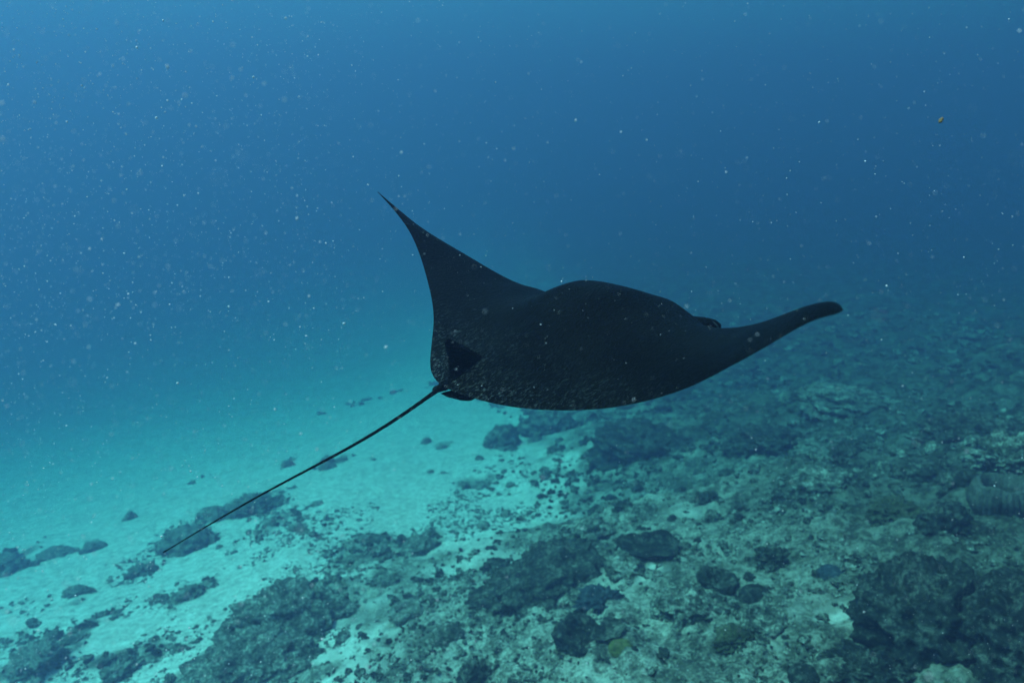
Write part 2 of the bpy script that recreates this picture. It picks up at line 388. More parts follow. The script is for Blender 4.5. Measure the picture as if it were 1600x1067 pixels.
def hermite(xs, ys, t):
    xs = np.array(xs, float); ys = np.array(ys, float); t = np.asarray(t, float)
    m = np.gradient(ys, xs)
    i = np.clip(np.searchsorted(xs, t)-1, 0, len(xs)-2); h = xs[i+1]-xs[i]; u = (t-xs[i])/h
    return (2*u**3-3*u**2+1)*ys[i]+(u**3-2*u**2+u)*h*m[i]+(-2*u**3+3*u**2)*ys[i+1]+(u**3-u**2)*h*m[i+1]
def manta_half(k, NS=110, NC=64):
    T = np.array(MANTA[k]); ss = 1-(1-np.linspace(0, 1, NS))**1.5
    c_ = [hermite(T[:, 0], T[:, q], ss) for q in range(1, 10)]
    le = np.stack(c_[0:3], -1); te = np.stack(c_[3:6], -1)
    up = np.stack([0*ss, c_[6], c_[7]], -1); up /= np.linalg.norm(up, axis=1, keepdims=True); th = c_[8]
    c = (1-np.cos(np.linspace(0, np.pi, NC)))/2
    x = le[:, None]*(1-c)[None, :, None]+te[:, None]*c[None, :, None]
    X = x[..., 0]; s = ss[:, None]; chord = np.linalg.norm(le-te, axis=1)[:, None]
    tt = 2.3*np.sqrt(c)*(1-c)**.9*(1+.25*c)*np.minimum(th[:, None], .09*chord+.002)
    front = np.clip(c*HUMP['fr'], 0, 1)[None]**.5; back = np.clip((1-c)*4, 0, 1)[None]**1.5
    hb = HUMP['hump']*np.exp(-np.abs(s/HUMP['hw'])**HUMP['hp'])*np.exp(-np.abs((X-HUMP['hx'])/HUMP['hl'])**2.2)*front*back
    hb = hb+HUMP['hd']*np.exp(-np.abs(s/HUMP['hdw'])**3)*np.exp(-np.abs((X-.40)/.22)**2)*front
    hb = hb+HUMP['rd']*np.exp(-np.abs(s/.05)**2)*np.clip(-X/.2, 0, 1)*np.clip((1-c)*8, 0, 1)[None]
    return x+up[:, None]*(tt+hb)[..., None], x-up[:, None]*(tt+.7*hb)[..., None]*.5
def tube_verts(pts, rads, n=10, flat=1.0):
    pts = np.array(pts, float); V = []
    for i, p in enumerate(pts):
        d = pts[min(i+1, len(pts)-1)]-pts[max(i-1, 0)]; d /= np.linalg.norm(d)
        a = np.cross(d, (0, 0, 1)); a /= np.linalg.norm(a); b = np.cross(a, d)
        for q in range(n):
            t = 2*math.pi*q/n; V.append(p+rads[i]*(a*math.cos(t)+b*math.sin(t)*flat))
    Fc = [(i*n+q, i*n+(q+1) % n, (i+1)*n+(q+1) % n, (i+1)*n+q) for i in range(len(pts)-1) for q in range(n)]
    m = len(pts)-1; V.append(pts[0]); V.append(pts[-1]); k = len(V)-2
    Fc += [(k, (q+1) % n, q, q) for q in range(n)]+[(k+1, m*n+q, m*n+(q+1) % n, m*n+(q+1) % n) for q in range(n)]
    return np.array(V), [f if f[2] != f[3] else f[:3] for f in Fc]
def blade_verts(root, tip_pts, thick):
    """a fin: outline given as (leading point, trailing point) pairs from the root to the tip, with a lens section"""
    V = []; n = 9
    rings = []
    for (a, b), up in zip(root, tip_pts):
        a = np.array(a); b = np.array(b); ring = []
        for q in range(n):
            c = q/(n-1); ring.append(a*(1-c)+b*c+np.array(up)*thick*math.sqrt(max(0, c*(1-c)))*2*np.linalg.norm(a-b)**.5)
        for q in range(n-2, 0, -1):
            c = q/(n-1); ring.append(a*(1-c)+b*c-np.array(up)*thick*math.sqrt(max(0, c*(1-c)))*2*np.linalg.norm(a-b)**.5)
        rings.append(ring)
    m = len(rings[0]); V = np.array(rings).reshape(-1, 3)
    Fc = [(i*m+q, i*m+(q+1) % m, (i+1)*m+(q+1) % m, (i+1)*m+q) for i in range(len(rings)-1) for q in range(m)]
    Fc += [tuple(range(m))[::-1], tuple((len(rings)-1)*m+q for q in range(m))]
    return V, Fc
MANTA_SIZE = .51         # a young animal, under two metres across
def build_manta():
    SP = 1.5*MANTA_SIZE
    L, Lb = manta_half('L'); Rt, Rb = manta_half('R')
    top = np.concatenate([L[::-1], Rt[1:]]); bot = np.concatenate([Lb[::-1], Rb[1:]])
    n, c = top.shape[:2]
    # the seam at the midline is averaged and softened so both halves meet smoothly
    mid = n//2
    for arr in (top, bot):
        sm = arr.copy()
        for it in range(6):
            for q in range(mid-6, mid+7): sm[q] = .25*sm[q-1]+.5*sm[q]+.25*sm[q+1]
        arr[mid-6:mid+7] = sm[mid-6:mid+7]
    ring = np.concatenate([top, bot[:, -2:0:-1]], 1)        # closed section round leading edge, back, trailing edge, belly
    m = ring.shape[1]; V = [ring.reshape(-1, 3)]; Fc = []
    for i in range(n-1):
        for q in range(m):
            a, b = i*m+q, i*m+(q+1) % m; Fc.append((a, a+m, b+m, b))
    Fc.append(tuple(range(m))[::-1]); Fc.append(tuple((n-1)*m+q for q in range(m)))
    base = n*m; nbody = len(Fc)
    def add(v, f):
        nonlocal base
        V.append(np.array(v)); Fc.extend(tuple(i+base for i in ff) for ff in f); base += len(v)
    for v, f in MANTA_EXTRAS(top, bot, mid): last = len(Fc); add(v, f)
    V = np.concatenate(V)*SP
    me = bpy.data.meshes.new('manta_ray'); me.from_pydata(V.tolist(), [], Fc)
    me.polygons.foreach_set('material_index', ((np.arange(len(Fc)) >= nbody).astype(np.int32)+(np.arange(len(Fc)) >= last)).astype(np.int32))
    bm = bmesh.new(); bm.from_mesh(me); bmesh.ops.recalc_face_normals(bm, faces=bm.faces); bm.to_mesh(me); bm.free()
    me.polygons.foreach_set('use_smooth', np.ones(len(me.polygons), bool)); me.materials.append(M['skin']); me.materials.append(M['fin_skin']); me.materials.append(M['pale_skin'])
    o = link(bpy.data.objects.new('manta_ray', me))
    mw = np.eye(4); mw[:3, :3] = np.array(MANTA_AXES); mw[:3, 3] = np.array(MANTA_LOC)*MANTA_SIZE+np.array([0, 0, CAM_Z])
    import mathutils
    o.matrix_world = mathutils.Matrix(mw.tolist())
    tag(o, 'large black manta ray gliding away above the seabed with raised wings and long thin tail', 'manta ray')
    return o
def MANTA_EXTRAS(top, bot, mid):
    """tail, dorsal fin, pelvic fins and head lobes, in half spans; all rooted inside the body"""
    out = []
    P1 = (top[mid, -1]+bot[mid, -1])*.5; P2 = np.array([-1.353, 0, -.12])
    pts = [P1+np.array([.13, -.01, .012]), P1+np.array([.05, -.003, .006])]; rad = [.034, .027]
    for t in np.linspace(0, 1, 44):
        pts.append(P1*(1-t)+P2*t+np.array([0, 0, -.012])*math.sin(math.pi*t)+np.array([0, 0, -.008])*math.sin(2*math.pi*t))
        rad.append(.0115*(1-t)+.0034+.012*math.exp(-t*38))
    pts += [P2+np.array([-.006, 0, -.001]), P2+np.array([-.012, 0, -.002])]; rad += [.0050, .0036]
    out.append(tube_verts(pts, [r*.62*(1 if i < 3 else .66) for i, r in enumerate(rad)], 12))
    Y = .05
    # dorsal fin: swept triangle just ahead of the tail
    pr = []; ups = []
    for t in np.linspace(0, 1, 12):
        lead = np.array([-.345, Y-.004, .070])*(1-t)+np.array([-.478, Y, .176])*t+np.array([-.012, 0, .012])*math.sin(math.pi*t)
        trail = np.array([-.500, Y+.002, .030])*(1-t)+np.array([-.494, Y, .170])*t+np.array([.010, 0, -.006])*math.sin(math.pi*t)
        pr.append((lead, trail)); ups.append((0, 1, 0))
    out.append(blade_verts(pr, ups, .036))
    # pelvic fins beside the tail root
    for pts_ in (((-.40, .0, .0), (-.525, .055, .005), (-.455, -.050, -.012), (-.515, .010, -.006)),
                 ((-.42, .10, .004), (-.525, .062, .006), (-.480, .150, -.004), (-.535, .098, .0))):
        p = [np.array(q) for q in pts_]; pr = []; ups = []
        for t in np.linspace(0, 1, 8):
            e = t**.8; k = 1-.5*max(0, t-.6)/.4
            a_ = p[0]*(1-e)+p[2]*e; b_ = p[1]*(1-e)+p[3]*e; m_ = (a_+b_)/2
            pr.append((m_+(a_-m_)*k, m_+(b_-m_)*k)); ups.append((0, 0, 1))
        out.append(blade_verts(pr, ups, .014))
    # head lobes: flattened horns reaching forward either side of the mouth
    for sd in (-1, 1):
        pts = [(.26, .13*sd, .020), (.34, .150*sd, .024), (.42, .160*sd, .016), (.49, .164*sd, .004), (.545, .162*sd, -.006), (.583, .156*sd, -.015), (.600, .150*sd, -.020)]
        if sd < 0: pale = tube_verts([(.508, -.192, .026), (.525, -.199, .006), (.536, -.196, -.016)], [.002, .005, .002], 8)
        out.append(tube_verts(pts, [.048, .058, .056, .046, .033, .018, .006], 16, .85))
    out.append(pale)
    return out
build_manta()
# kind, name, material, x, y, width, height, depth, label, category
REEF_THINGS = [
 ('bush', 'bush_coral', 'grey', -6.22, 9.88, 0.51, 0.20, 0.46, 'rounded dark coral head on pale sand, left of a taller mound', 'coral'),
 ('bush', 'bush_coral', 'grey', -4.84, 8.70, 0.53, 0.20, 0.47, 'domed dark coral mound on pale sand below the tail tip', 'coral'),
 ('bush', 'bush_coral', 'grey', -5.26, 12.30, 1.21, 0.32, 0.97, 'largest bushy coral clump on the sand behind the middle of the tail', 'coral'),
 ('rock', 'reef_rock', 'grey', -5.86, 10.84, 0.98, 0.26, 0.88, 'low broad reef rock directly behind the tail tip', 'rock'),
 ('rock', 'reef_rock', 'grey', -6.03, 12.16, 0.62, 0.18, 0.56, 'low reef rock between the tail tip rock and the bushy clump', 'rock'),
 ('bush', 'bush_coral', 'grey', -5.65, 15.52, 0.39, 0.15, 0.35, 'small round dark bush coral alone on sand above the tail', 'coral'),
 ('bush', 'bush_coral', 'grey', -4.44, 14.83, 0.49, 0.15, 0.44, 'small coral head right beside the upper tail on sand', 'coral'),
 ('rock', 'reef_rock', 'grey', -8.05, 11.39, 0.40, 0.15, 0.36, 'small dark rock on pale sand left of the tail tip', 'rock'),
 ('rock', 'reef_rock', 'grey', -8.75, 11.40, 0.72, 0.13, 0.50, 'low elongated grey rock on sand near the left edge', 'rock'),
 ('rock', 'reef_rock', 'grey', -9.37, 10.82, 0.69, 0.28, 0.62, 'dark boulder cut by the left edge above the sand', 'rock'),
 ('wedge', 'rock_slab', 'grey', -6.99, 9.36, 0.48, 0.17, 0.29, 'pointed wedge shaped dark rock on pale sand at left', 'rock'),
 ('bush', 'bush_coral', 'grey', -5.96, 7.02, 0.75, 0.29, 0.67, 'big dark coral mound in the bottom left corner', 'coral'),
 ('bush', 'bush_coral', 'grey', -4.77, 6.77, 0.46, 0.16, 0.41, 'ragged coral mound at the bottom edge right of the corner mound', 'coral'),
 ('bush', 'bush_coral', 'grey', -5.97, 7.71, 0.40, 0.10, 0.32, 'low brownish coral behind the bottom left corner mound', 'coral'),
 ('outcrop', 'reef_outcrop', 'mottled', -2.86, 7.32, 1.48, 0.51, 1.18, 'large craggy reef outcrop on sand below the tail', 'rock'),
 ('outcrop', 'reef_outcrop', 'mottled', -3.01, 6.48, 1.26, 0.35, 1.01, 'craggy rock shelf in front of the large outcrop at the bottom edge', 'rock'),
 ('rock', 'reef_rock', 'grey', -3.89, 10.87, 0.32, 0.11, 0.29, 'small lumpy rock on sand under the middle of the tail', 'rock'),
 ('bush', 'bush_coral', 'grey', -1.76, 8.21, 0.46, 0.12, 0.36, 'oval flat topped dark coral left of the reef ledge', 'coral'),
 ('bush', 'bush_coral', 'grey', -2.06, 9.38, 0.36, 0.11, 0.32, 'knobbly grey coral behind the oval dark coral', 'coral'),
 ('rock', 'reef_rock', 'grey', -1.45, 9.25, 0.52, 0.19, 0.47, 'mottled reef rock at the edge of the bright sand tongue', 'rock'),
 ('ring', 'cup_coral', 'grey', -1.26, 6.84, 0.39, 0.12, 0.35, 'hollow cup shaped coral with pale middle at lower centre', 'coral'),
 ('rock', 'reef_rock', 'grey', -1.82, 16.07, 0.31, 0.10, 0.28, 'tiny oval dark rock alone on the far bright sand', 'rock'),
 ('rock', 'reef_rock', 'grey', -0.70, 12.91, 0.45, 0.12, 0.36, 'dark flat rock at the right end of the bright sand', 'rock'),
 ('rock', 'reef_rock', 'mottled', -0.24, 15.76, 0.87, 0.49, 0.78, 'tall grey rock block standing where sand meets reef under the manta', 'rock'),
 ('outcrop', 'reef_outcrop', 'dark', 2.69, 12.98, 1.86, 0.60, 1.49, 'large dark reef boulder just below the right wing', 'rock'),
 ('outcrop', 'reef_outcrop', 'dark', 0.45, 7.03, 1.50, 0.33, 1.05, 'broad dark reef ledge at the lower centre', 'rock'),
 ('bush', 'bush_coral', 'blue', 0.94, 6.23, 0.51, 0.18, 0.46, 'bluish soft coral dome at the right end of the dark ledge', 'coral'),
 ('plate', 'plate_coral', 'black', 1.63, 7.04, 0.74, 0.21, 0.52, 'dark spreading plate coral beside a pale sand pocket', 'coral'),
 ('rock', 'reef_rock', 'mottled', 1.32, 6.77, 0.41, 0.16, 0.37, 'rounded mottled coral boulder left of the dark plate coral', 'rock'),
 ('ring', 'cup_coral', 'black', 0.66, 5.47, 0.50, 0.16, 0.45, 'dark curled plate coral with a hole at the bottom centre', 'coral'),
 ('dome', 'coral_dome', 'yellow', 1.01, 5.20, 0.24, 0.06, 0.21, 'smooth yellow green coral dome at the bottom centre', 'coral'),
 ('plate', 'plate_coral', 'dark', 0.93, 5.43, 0.38, 0.09, 0.26, 'thin dark plate coral directly behind the yellow green dome', 'coral'),
 ('rock', 'reef_rock', 'dark', -0.36, 5.41, 0.32, 0.19, 0.28, 'dark upright oval rock at the bottom edge left of centre', 'rock'),
 ('dome', 'coral_dome', 'mottled', -0.68, 6.09, 0.36, 0.12, 0.32, 'round grey brain coral left of the dark upright rock', 'coral'),
 ('ring', 'cup_coral', 'dark', 2.18, 6.18, 0.41, 0.14, 0.37, 'dark ring shaped coral with a pale centre on the reef slope', 'coral'),
 ('dome', 'coral_dome', 'black', 2.47, 5.86, 0.33, 0.13, 0.30, 'smooth dark round coral head right of the ring shaped coral', 'coral'),
 ('bush', 'bush_coral', 'dark', 2.86, 6.40, 0.41, 0.13, 0.37, 'dark bushy coral above the smooth round head', 'coral'),
 ('dome', 'blue_sponge', 'blue', 3.19, 5.84, 0.25, 0.07, 0.22, 'small pale blue sponge dome on the right reef slope', 'sponge'),
 ('outcrop', 'reef_outcrop', 'black', 3.63, 4.83, 1.12, 0.54, 1.01, 'huge dark boulder in the lower right foreground', 'rock'),
 ('outcrop', 'reef_outcrop', 'black', 3.97, 4.42, 1.02, 0.57, 0.92, 'tall dark boulder cut by the lower right edge', 'rock'),
 ('barrel', 'barrel_sponge', 'sponge', 5.25, 6.49, 0.59, 0.38, 0.59, 'ribbed grey barrel sponge near the right edge', 'sponge'),
 ('bush', 'bush_coral', 'mottled', 6.17, 7.58, 0.96, 0.36, 0.87, 'pale bushy coral at the right edge behind the barrel sponge', 'coral'),
 ('rock', 'reef_rock', 'dark', 5.31, 7.88, 0.57, 0.19, 0.52, 'dark oval rock left of the barrel sponge', 'rock'),
 ('rock', 'reef_rock', 'dark', 5.26, 7.28, 0.31, 0.18, 0.28, 'narrow dark rock between the oval rock and the barrel sponge', 'rock'),
 ('rock', 'reef_rock', 'dark', 5.02, 9.29, 0.53, 0.19, 0.48, 'dark hump of rock on the far right reef slope', 'rock'),
 ('rock', 'reef_rock', 'black', 4.50, 6.21, 0.48, 0.21, 0.38, 'leaning dark rock above the huge boulder', 'rock'),
 ('bush', 'bush_coral', 'olive', 4.30, 6.74, 0.69, 0.18, 0.62, 'olive green low coral mound on the right reef slope', 'coral'),
 ('outcrop', 'reef_outcrop', 'dark', 4.71, 11.24, 1.22, 0.38, 0.98, 'dark craggy reef rock below the right wing tip', 'rock'),
 ('outcrop', 'reef_outcrop', 'mottled', 4.18, 8.11, 0.75, 0.23, 0.60, 'mottled craggy rock in the middle of the right slope', 'rock'),
 ('dome', 'coral_dome', 'black', 2.37, 4.50, 0.24, 0.11, 0.22, 'round dark coral knob at the bottom edge right of centre', 'coral'),
 ('bush', 'bush_coral', 'black', 2.81, 4.41, 0.61, 0.15, 0.55, 'wide dark coral at the bottom edge left of the huge boulder', 'coral'),
 ('rock', 'reef_rock', 'dark', 2.77, 8.61, 0.36, 0.11, 0.29, 'small dark flat rock on pale rubble below the right wing', 'rock'),
 ('rock', 'reef_rock', 'mottled', 1.17, 8.40, 0.55, 0.22, 0.50, 'mottled rounded rock behind the broad dark ledge', 'rock'),
 ('outcrop', 'reef_outcrop', 'mottled', 1.82, 5.83, 0.63, 0.20, 0.50, 'craggy mottled rock right of the bluish coral dome', 'rock'),
 ('outcrop', 'reef_outcrop', 'mottled', 6.78, 12.62, 1.80, 0.39, 1.44, 'long craggy ridge of reef far up the right slope', 'rock'),
 ('outcrop', 'reef_outcrop', 'dark', 6.74, 9.12, 1.21, 0.34, 0.97, 'dark craggy rock mass behind the pale bushy coral', 'rock'),
 ('rock', 'reef_rock', 'mottled', 1.02, 16.59, 1.51, 0.40, 1.20, 'low grey reef rock under the belly of the manta', 'rock'),
 ('dome', 'coral_dome', 'mottled', 1.95, 8.76, 0.42, 0.12, 0.38, 'round pale coral dome on the slope under the right wing', 'coral'),
 ('rock', 'reef_rock', 'dark', -0.22, 8.11, 0.37, 0.12, 0.33, 'dark rock at the left end of the broad ledge', 'rock'),
 ('bush', 'bush_coral', 'olive', 2.04, 5.14, 0.39, 0.12, 0.35, 'olive brown coral cluster at the lower right of centre', 'coral'),
 ('ring', 'cup_coral', 'mottled', 2.33, 5.29, 0.40, 0.12, 0.36, 'pale cup shaped coral below the smooth dark round head', 'coral'),
]
# ---------------------------------------------------------------- rocks, corals and sponges
_ico = {}
def ico(sub):
    if sub not in _ico:
        bm = bmesh.new(); bmesh.ops.create_icosphere(bm, subdivisions=sub, radius=1)
        _ico[sub] = (np.array([v.co[:] for v in bm.verts]), np.array([[v.index for v in f.verts] for f in bm.faces])); bm.free()
    return _ico[sub]
def lump(kind, w, h, d, seed, sub):
    """unit sphere pushed about by noise, then sized; the foot is left wide and sunk into the ground"""
    V, Fc = ico(sub); V = V.copy(); o = seed*7.31
    x, y, z = V[:, 0]+o, V[:, 1]-o, V[:, 2]+.37*o
    if kind == 'bush':
        r = 1+.30*fbm(x*1.5, y*1.5, z*1.5, 2, seed)+.24*fbm(x*4.2, y*4.2, z*4.2, 2, seed+3, kind=2)+.17*fbm(x*11, y*11, z*11, 2, seed+6, kind=2)
    elif kind == 'dome':
        r = 1+.10*fbm(x*1.5, y*1.5, z*1.5, 2, seed)+.025*fbm(x*9, y*9, z*9, 2, seed+6, kind=1)
    elif kind == 'outcrop':
        r = 1+.34*fbm(x*1.2, y*1.2, z*1.5, 3, seed)+.26*fbm(x*2.7, y*2.7, z*2.7, 3, seed+3, kind=1)+.19*fbm(x*7, y*7, z*7, 4, seed+6, .62)
    else:
        r = 1+.36*fbm(x*1.3, y*1.3, z*1.3, 3, seed)+.22*fbm(x*3.1, y*3.1, z*3.1, 2, seed+3, kind=1)+.16*fbm(x*8, y*8, z*8, 3, seed+6, .6)
    P = V*r[:, None]
    if kind == 'outcrop': P[:, 2] = np.where(P[:, 2] > .2, .2+(P[:, 2]-.2)*.8, P[:, 2])
    if kind == 'wedge':
        t = sstep(-1, 1.2, P[:, 0]); P[:, 1] *= 1-.8*t; P[:, 2] *= 1-.55*t; P[:, 2] += .25*t
    foot = sstep(.25, -.5, V[:, 2])
    P[:, :2] *= (1+.14*foot)[:, None]
    zz = np.where(P[:, 2] > 0, P[:, 2]*h, P[:, 2]*min(.35*w, .4))
    return np.stack([P[:, 0]*w/2, P[:, 1]*d/2, zz], -1), Fc
def plate(w, h, d, seed):
    """shallow spreading plate on a stem, rim wavy and slightly raised"""
    na, nr = 72, 16; V = []; a = np.linspace(0, 2*math.pi, na, endpoint=False)
    rim = 1+.22*vnoise(np.cos(a)*1.7+seed, np.sin(a)*1.7, seed=seed)+.10*vnoise(np.cos(a)*5+seed, np.sin(a)*5, seed=seed+1)
    rows = []
    for top in (1, 0):
        rr = np.linspace(0.02, 1, nr) if top else np.linspace(1, .12, nr)
        for r in rr:
            zz = h*(.55+.45*r**2)+.12*h*vnoise(np.cos(a)*3*r+seed, np.sin(a)*3*r, seed=seed+2)-(0 if top else .10*h*(1-r)+.07*h)
            rows.append(np.stack([np.cos(a)*r*rim*w/2, np.sin(a)*r*rim*d/2, zz], -1))
    for r, z in ((.14, .1*h), (.2, -.6*h)): rows.append(np.stack([np.cos(a)*r*w/2, np.sin(a)*r*d/2, 0*a+z], -1))
    V = np.concatenate(rows); n = len(rows)
    i, j = np.meshgrid(np.arange(n-1), np.arange(na), indexing='ij'); p = i*na+j; q = i*na+(j+1) % na
    Fc = np.stack([p, q, q+na, p+na], -1).reshape(-1, 4)
    return V, Fc[:, ::-1]
def cup(w, h, d, seed):
    """open cup: thick irregular wall round a hollow"""
    na = 80; a = np.linspace(0, 2*math.pi, na, endpoint=False); rows = []
    prof = [(.80, -.35), (.92, 0), (1.0, .35), (.98, .7), (.88, .95), (.74, 1.0), (.60, .86), (.50, .6), (.40, .42), (.2, .36), (.02, .35)]
    t = np.linspace(0, 1, 44); pr = np.interp(t, np.linspace(0, 1, len(prof)), [p[0] for p in prof]); pz = np.interp(t, np.linspace(0, 1, len(prof)), [p[1] for p in prof])
    lip = 1+.30*vnoise(np.cos(a)*1.4+seed, np.sin(a)*1.4, seed=seed)
    for r, z in zip(pr, pz):
        bx, by = np.cos(a)*r, np.sin(a)*r
        k = 1+.14*vnoise(bx*2.3+seed, by*2.3, 0*a+z*2, seed=seed+1)+.09*vnoise(bx*7+seed, by*7, 0*a+z*7, seed=seed+2)
        rows.append(np.stack([bx*k*w/2, by*k*d/2, h*z*lip*(.9+.1*k)], -1))
    V = np.concatenate(rows); n = len(rows)
    i, j = np.meshgrid(np.arange(n-1), np.arange(na), indexing='ij'); p = i*na+j; q = i*na+(j+1) % na
    return V, np.stack([p, q, q+na, p+na], -1).reshape(-1, 4)
def barrel(w, h, seed):
    """barrel sponge: vertical ribs, swollen middle, open mouth"""
    na = 168; a = np.linspace(0, 2*math.pi, na, endpoint=False); rows = []
    prof = [(.72, -.25), (.80, .0), (.95, .3), (1.0, .55), (.92, .82), (.80, 1.0), (.72, 1.02), (.62, .92), (.52, .7), (.45, .45), (.03, .40)]
    t = np.linspace(0, 1, 40); pr = np.interp(t, np.linspace(0, 1, len(prof)), [p[0] for p in prof]); pz = np.interp(t, np.linspace(0, 1, len(prof)), [p[1] for p in prof])
    rib = np.abs(np.sin(a*15+1.3*vnoise(np.cos(a)*2, np.sin(a)*2, seed=seed)))**.7
    for q, (r, z) in enumerate(zip(pr, pz)):
        out = 1 if q < 24 else .4
        k = 1+out*.09*(rib-.6)+.08*vnoise(np.cos(a)*2.5, np.sin(a)*2.5, 0*a+z*2.5, seed=seed+2)+.03*vnoise(np.cos(a)*12, np.sin(a)*12, 0*a+z*9, seed=seed+3)
        rows.append(np.stack([np.cos(a)*r*k*w/2, np.sin(a)*r*k*w/2, h*z*(1+.08*vnoise(np.cos(a)*2, np.sin(a)*2, seed=seed+5))], -1))
    V = np.concatenate(rows); n = len(rows)
    i, j = np.meshgrid(np.arange(n-1), np.arange(na), indexing='ij'); p = i*na+j; q = i*na+(j+1) % na
    return V, np.stack([p, q, q+na, p+na], -1).reshape(-1, 4)
def build_reef():
    for n, (kind, name, mat, x, y, w, h, d, label, cat) in enumerate(REEF_THINGS):
        seed = 100+n*11
        dist = math.hypot(x, y); px = w/dist*683
        sub = 6 if px > 60 else 5 if px > 26 else 4
        if kind == 'plate': V, Fc = plate(w, h, d, seed)
        elif kind == 'ring': V, Fc = cup(w, h, d, seed)
        elif kind == 'barrel': V, Fc = barrel(w, h, seed)
        else: V, Fc = lump(kind, w, h, d, seed, sub)
        o = mesh_obj(name, V, Fc, M[mat])
        gx, gy = np.array([x, x-w*.3, x+w*.3, x, x]), np.array([y, y, y, y-d*.3, y+d*.3])
        o.location = (x, y, float(ground(gx, gy).mean())-.10*h)
        o.rotation_euler = ((seed % 7-3)*.03, (seed % 5-2)*.04, 0 if kind == 'wedge' else (seed % 13-6)*.12)
        tag(o, label, cat)
build_reef()

# small lumps one could count: shared shapes, each its own object
ANCHORS = {  # words in a thing's label -> the short name its neighbours are placed by
 'huge dark boulder': 'huge dark boulder', 'cut by the lower right': 'tall boulder at the lower right edge', 'barrel sponge near': 'barrel sponge',
 'smooth yellow green': 'yellow green dome', 'bluish soft coral': 'bluish coral dome', 'broad dark reef ledge': 'broad dark ledge', 'just below the right wing': 'large boulder below the right wing',
 'large craggy reef outcrop': 'large outcrop on the sand', 'largest bushy': 'bushy clump behind the tail', 'domed dark coral mound': 'domed mound below the tail tip',
 'bottom left corner': 'bottom left corner mound', 'oval flat topped': 'oval flat topped coral', 'hollow cup shaped': 'hollow cup coral', 'tall grey rock block': 'tall grey block under the manta',
 'pale blue sponge': 'pale blue sponge', 'olive green low': 'olive green mound', 'smooth dark round coral': 'smooth round coral head', 'below the right wing tip': 'craggy rock below the wing tip',
 'long craggy ridge': 'long ridge far up the slope', 'in the middle of the right slope': 'craggy rock in mid slope', 'dark upright oval': 'upright oval rock at the bottom', 'tiny oval dark rock': 'tiny oval rock on far sand',
 'mottled rounded rock behind': 'rounded rock behind the ledge', 'round pale coral dome': 'pale dome under the right wing', 'under the belly': 'low rock under the belly', 'right of the bluish': 'craggy rock beside the bluish dome'}
ORDINAL = ['nearest', 'second', 'third', 'fourth', 'fifth', 'sixth', 'seventh', 'eighth', 'ninth', 'tenth', 'eleventh', 'twelfth', 'thirteenth', 'fourteenth', 'fifteenth', 'sixteenth', 'seventeenth', 'eighteenth']
def label_lumps(lumps):
    anchors = []
    for t in REEF_THINGS:
        for k, v in ANCHORS.items():
            if k in t[8]: anchors.append((t[3], t[4], v)); break
    sets = {}
    for o, colour in lumps:
        x, y = o.location.x, o.location.y
        d, ax, ay, nm = min((math.hypot(x-ax, y-ay), ax, ay, nm) for ax, ay, nm in anchors)
        px, qx = x/y, ax/ay                                    # sideways on the picture
        if abs(px-qx)*y > .5*abs(math.hypot(x, y)-math.hypot(ax, ay)): side = 'left of' if px < qx else 'right of'
        else: side = 'behind' if math.hypot(x, y) > math.hypot(ax, ay) else 'in front of'
        sets.setdefault((colour, side, nm), []).append((d, o))
    for (colour, side, nm), l in sets.items():
        l.sort(key=lambda q: q[0])
        for i, (d, o) in enumerate(l):
            o['label'] = (f'{ORDINAL[i]} ' if len(l) > 1 else '')+f'small {colour} coral lump {side} the {nm}'
def build_lumps():
    lumps = []
    rng = random.Random(11)
    shapes = []
    for k in range(8):
        V, Fc = lump(['bush', 'rock', 'outcrop', 'dome'][k % 4], 1, .62, .9, 900+k*7, 4)
        me = {}
        for mt in ('dark', 'mottled', 'grey'):
            o = mesh_obj('coral_lump', V, Fc, M[mt]); me[mt] = o.data; bpy.data.objects.remove(o)
        shapes.append(me)
    taken = [(t[3], t[4], t[5]*.5) for t in REEF_THINGS]
    done = 0; tries = 0
    while done < 150 and tries < 6000:
        tries += 1
        a = math.radians(rng.uniform(-40, 40)); r = math.exp(rng.uniform(math.log(5.6), math.log(20)))
        x, y = r*math.sin(a), r*math.cos(a); rf = float(reefness(np.array(x), np.array(y)))
        if rf < .15 and rng.random() > .16: continue
        w = r/683*rng.uniform(6, 17)*(1.0 if rf > .15 else .8)*(1.35 if rng.random() < .2 else 1)
        if any((x-p)**2+(y-q)**2 < (s+w*.5)**2 for p, q, s in taken): continue
        taken.append((x, y, w*.5))
        sand = rf < .45
        mt = 'grey' if sand else 'dark' if rng.random() < sstep(-1.5, 4.5, x)*.7 else 'mottled'
        o = link(bpy.data.objects.new('coral_lump', rng.choice(shapes)[mt]))
        z = float(ground(np.array(x), np.array(y)))
        o.location = (x, y, z-.06*w); o.scale = (w, w*rng.uniform(.75, 1.2), w*rng.uniform(.45, .9)); o.rotation_euler = (rng.uniform(-.2, .2), rng.uniform(-.2, .2), rng.uniform(0, 6.28))
        colour = {'grey': 'grey', 'dark': 'dark', 'mottled': 'mottled'}[mt]; lumps.append((o, colour))
        tag(o, None, 'coral', 'small coral lumps on the sand' if sand else 'small coral lumps on the reef slope')
        done += 1
    label_lumps(lumps)
build_lumps()

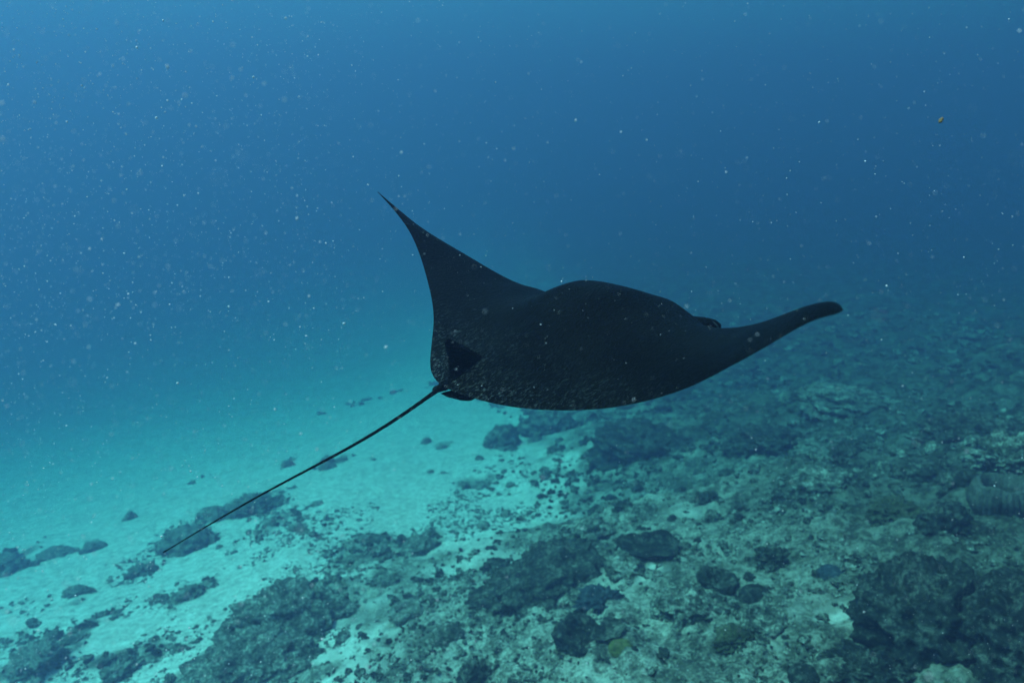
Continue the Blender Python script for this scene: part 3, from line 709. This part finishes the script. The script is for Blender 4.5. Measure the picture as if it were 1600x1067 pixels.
# rubble: far too much to count
def build_rubble(name, mat, count, size, reef_lo, reef_hi, label, seed, rmax=26):
    rng = np.random.default_rng(seed)
    n = count*14
    a = np.radians(rng.uniform(-48, 48, n)); r = np.exp(rng.uniform(math.log(4.3), math.log(rmax), n))
    x = r*np.sin(a); y = r*np.cos(a); rf = reefness(x, y)
    cl = fbm(x*.9, y*.9, octaves=3, seed=seed+4)
    keep = (rf >= reef_lo) & (rf <= reef_hi) & (rng.random(n) < sstep(-.35, .5, cl))
    x, y, r = x[keep][:count], y[keep][:count], r[keep][:count]
    n = len(x); V0, F0 = ico(2); nv = len(V0)
    s = r/683*rng.gamma(2.2, size/2.2, n).clip(size*.3, size*3)
    jit = 1+.35*rng.standard_normal((n, nv)).clip(-1.6, 1.6)
    ang = rng.uniform(0, 6.28, n); fl = rng.uniform(.35, .9, n); el = rng.uniform(.6, 1.5, n)
    P = V0[None]*jit[..., None]*s[:, None, None]*.5
    px = P[..., 0]*el[:, None]; py = P[..., 1]
    X = px*np.cos(ang)[:, None]-py*np.sin(ang)[:, None]+x[:, None]; Y = px*np.sin(ang)[:, None]+py*np.cos(ang)[:, None]+y[:, None]
    Z = P[..., 2]*fl[:, None]+ground(x, y)[:, None]+.1*s[:, None]
    V = np.stack([X, Y, Z], -1).reshape(-1, 3); Fc = (F0[None]+(np.arange(n)*nv)[:, None, None]).reshape(-1, 3)
    o = mesh_obj(name, V, Fc, M[mat], smooth=False)
    tag(o, label, 'rubble', kind='stuff')
build_rubble('dark_coral_rubble', 'dark', 4500, 3.2, .5, 1, 'dark broken coral rubble strewn over the reef slope', 3)
build_rubble('pale_coral_rubble', 'mottled', 7500, 3.6, .25, 1, 'pale mottled coral rubble strewn over the reef slope', 5)
build_rubble('sand_rubble', 'grey', 6500, 1.7, .01, .5, 'fine dark rubble bits sprinkled on the pale sand', 7, 14)
# ---------------------------------------------------------------- drifting particles
def build_snow(count=21000):
    rng = np.random.default_rng(42); n = count
    d = np.exp(rng.uniform(math.log(.6), math.log(6.5), n)); u = rng.uniform(-1, 1, n); v = rng.uniform(-.75, .75, n)
    v = np.where(rng.random(n) < .3, np.abs(v), v)
    u = np.where(rng.random(n) < .55, -np.abs(u)**.55, u)          # thicker on the left
    near = rng.random(n) < .012; d = np.where(near, rng.uniform(.22, .5, n), d)       # a few close to the lens
    tx = u*1.05*d; ty = d; tz = v*.72*d
    c, s = math.cos(math.radians(-17)), math.sin(math.radians(-17))
    C = np.stack([tx, ty*c-tz*s, ty*s+tz*c+CAM_Z], -1)
    keep = C[:, 2] > ground(C[:, 0], C[:, 1])+.1; C = C[keep]; d = d[keep]; n = len(C)
    V0, F0 = ico(1); nv = len(V0)
    size = (.00020+.00019*rng.gamma(1.1, 1.0, n))*np.clip(d, .5, 4)**.7
    size *= np.where(C[:, 0]/np.maximum(C[:, 1], .2) < -.25, 1.05, .78)
    size[(rng.random(n) < .006) & (d > 1.2)] *= 1.8
    jit = 1+.25*rng.standard_normal((n, nv)); st = 1+.5*rng.random((n, 1, 3))
    P = V0[None]*jit[..., None]*size[:, None, None]*st+C[:, None]
    Fc = (F0[None]+(np.arange(n)*nv)[:, None, None]).reshape(-1, 3)
    o = mesh_obj('marine_snow', P.reshape(-1, 3), Fc, M['snow'])
    tag(o, 'tiny pale specks of plankton and silt drifting in the water', 'particles', kind='stuff')
build_snow()
def build_debris():
    V, Fc = lump('wedge', .014, .006, .008, 77, 3)
    o = mesh_obj('drifting_debris', V, Fc, M['debris']); o.location = (.795, 1.33, CAM_Z+.02); o.rotation_euler = (.4, .3, .9)
    tag(o, 'small brown scrap of debris drifting at the upper right', 'debris')
build_debris()
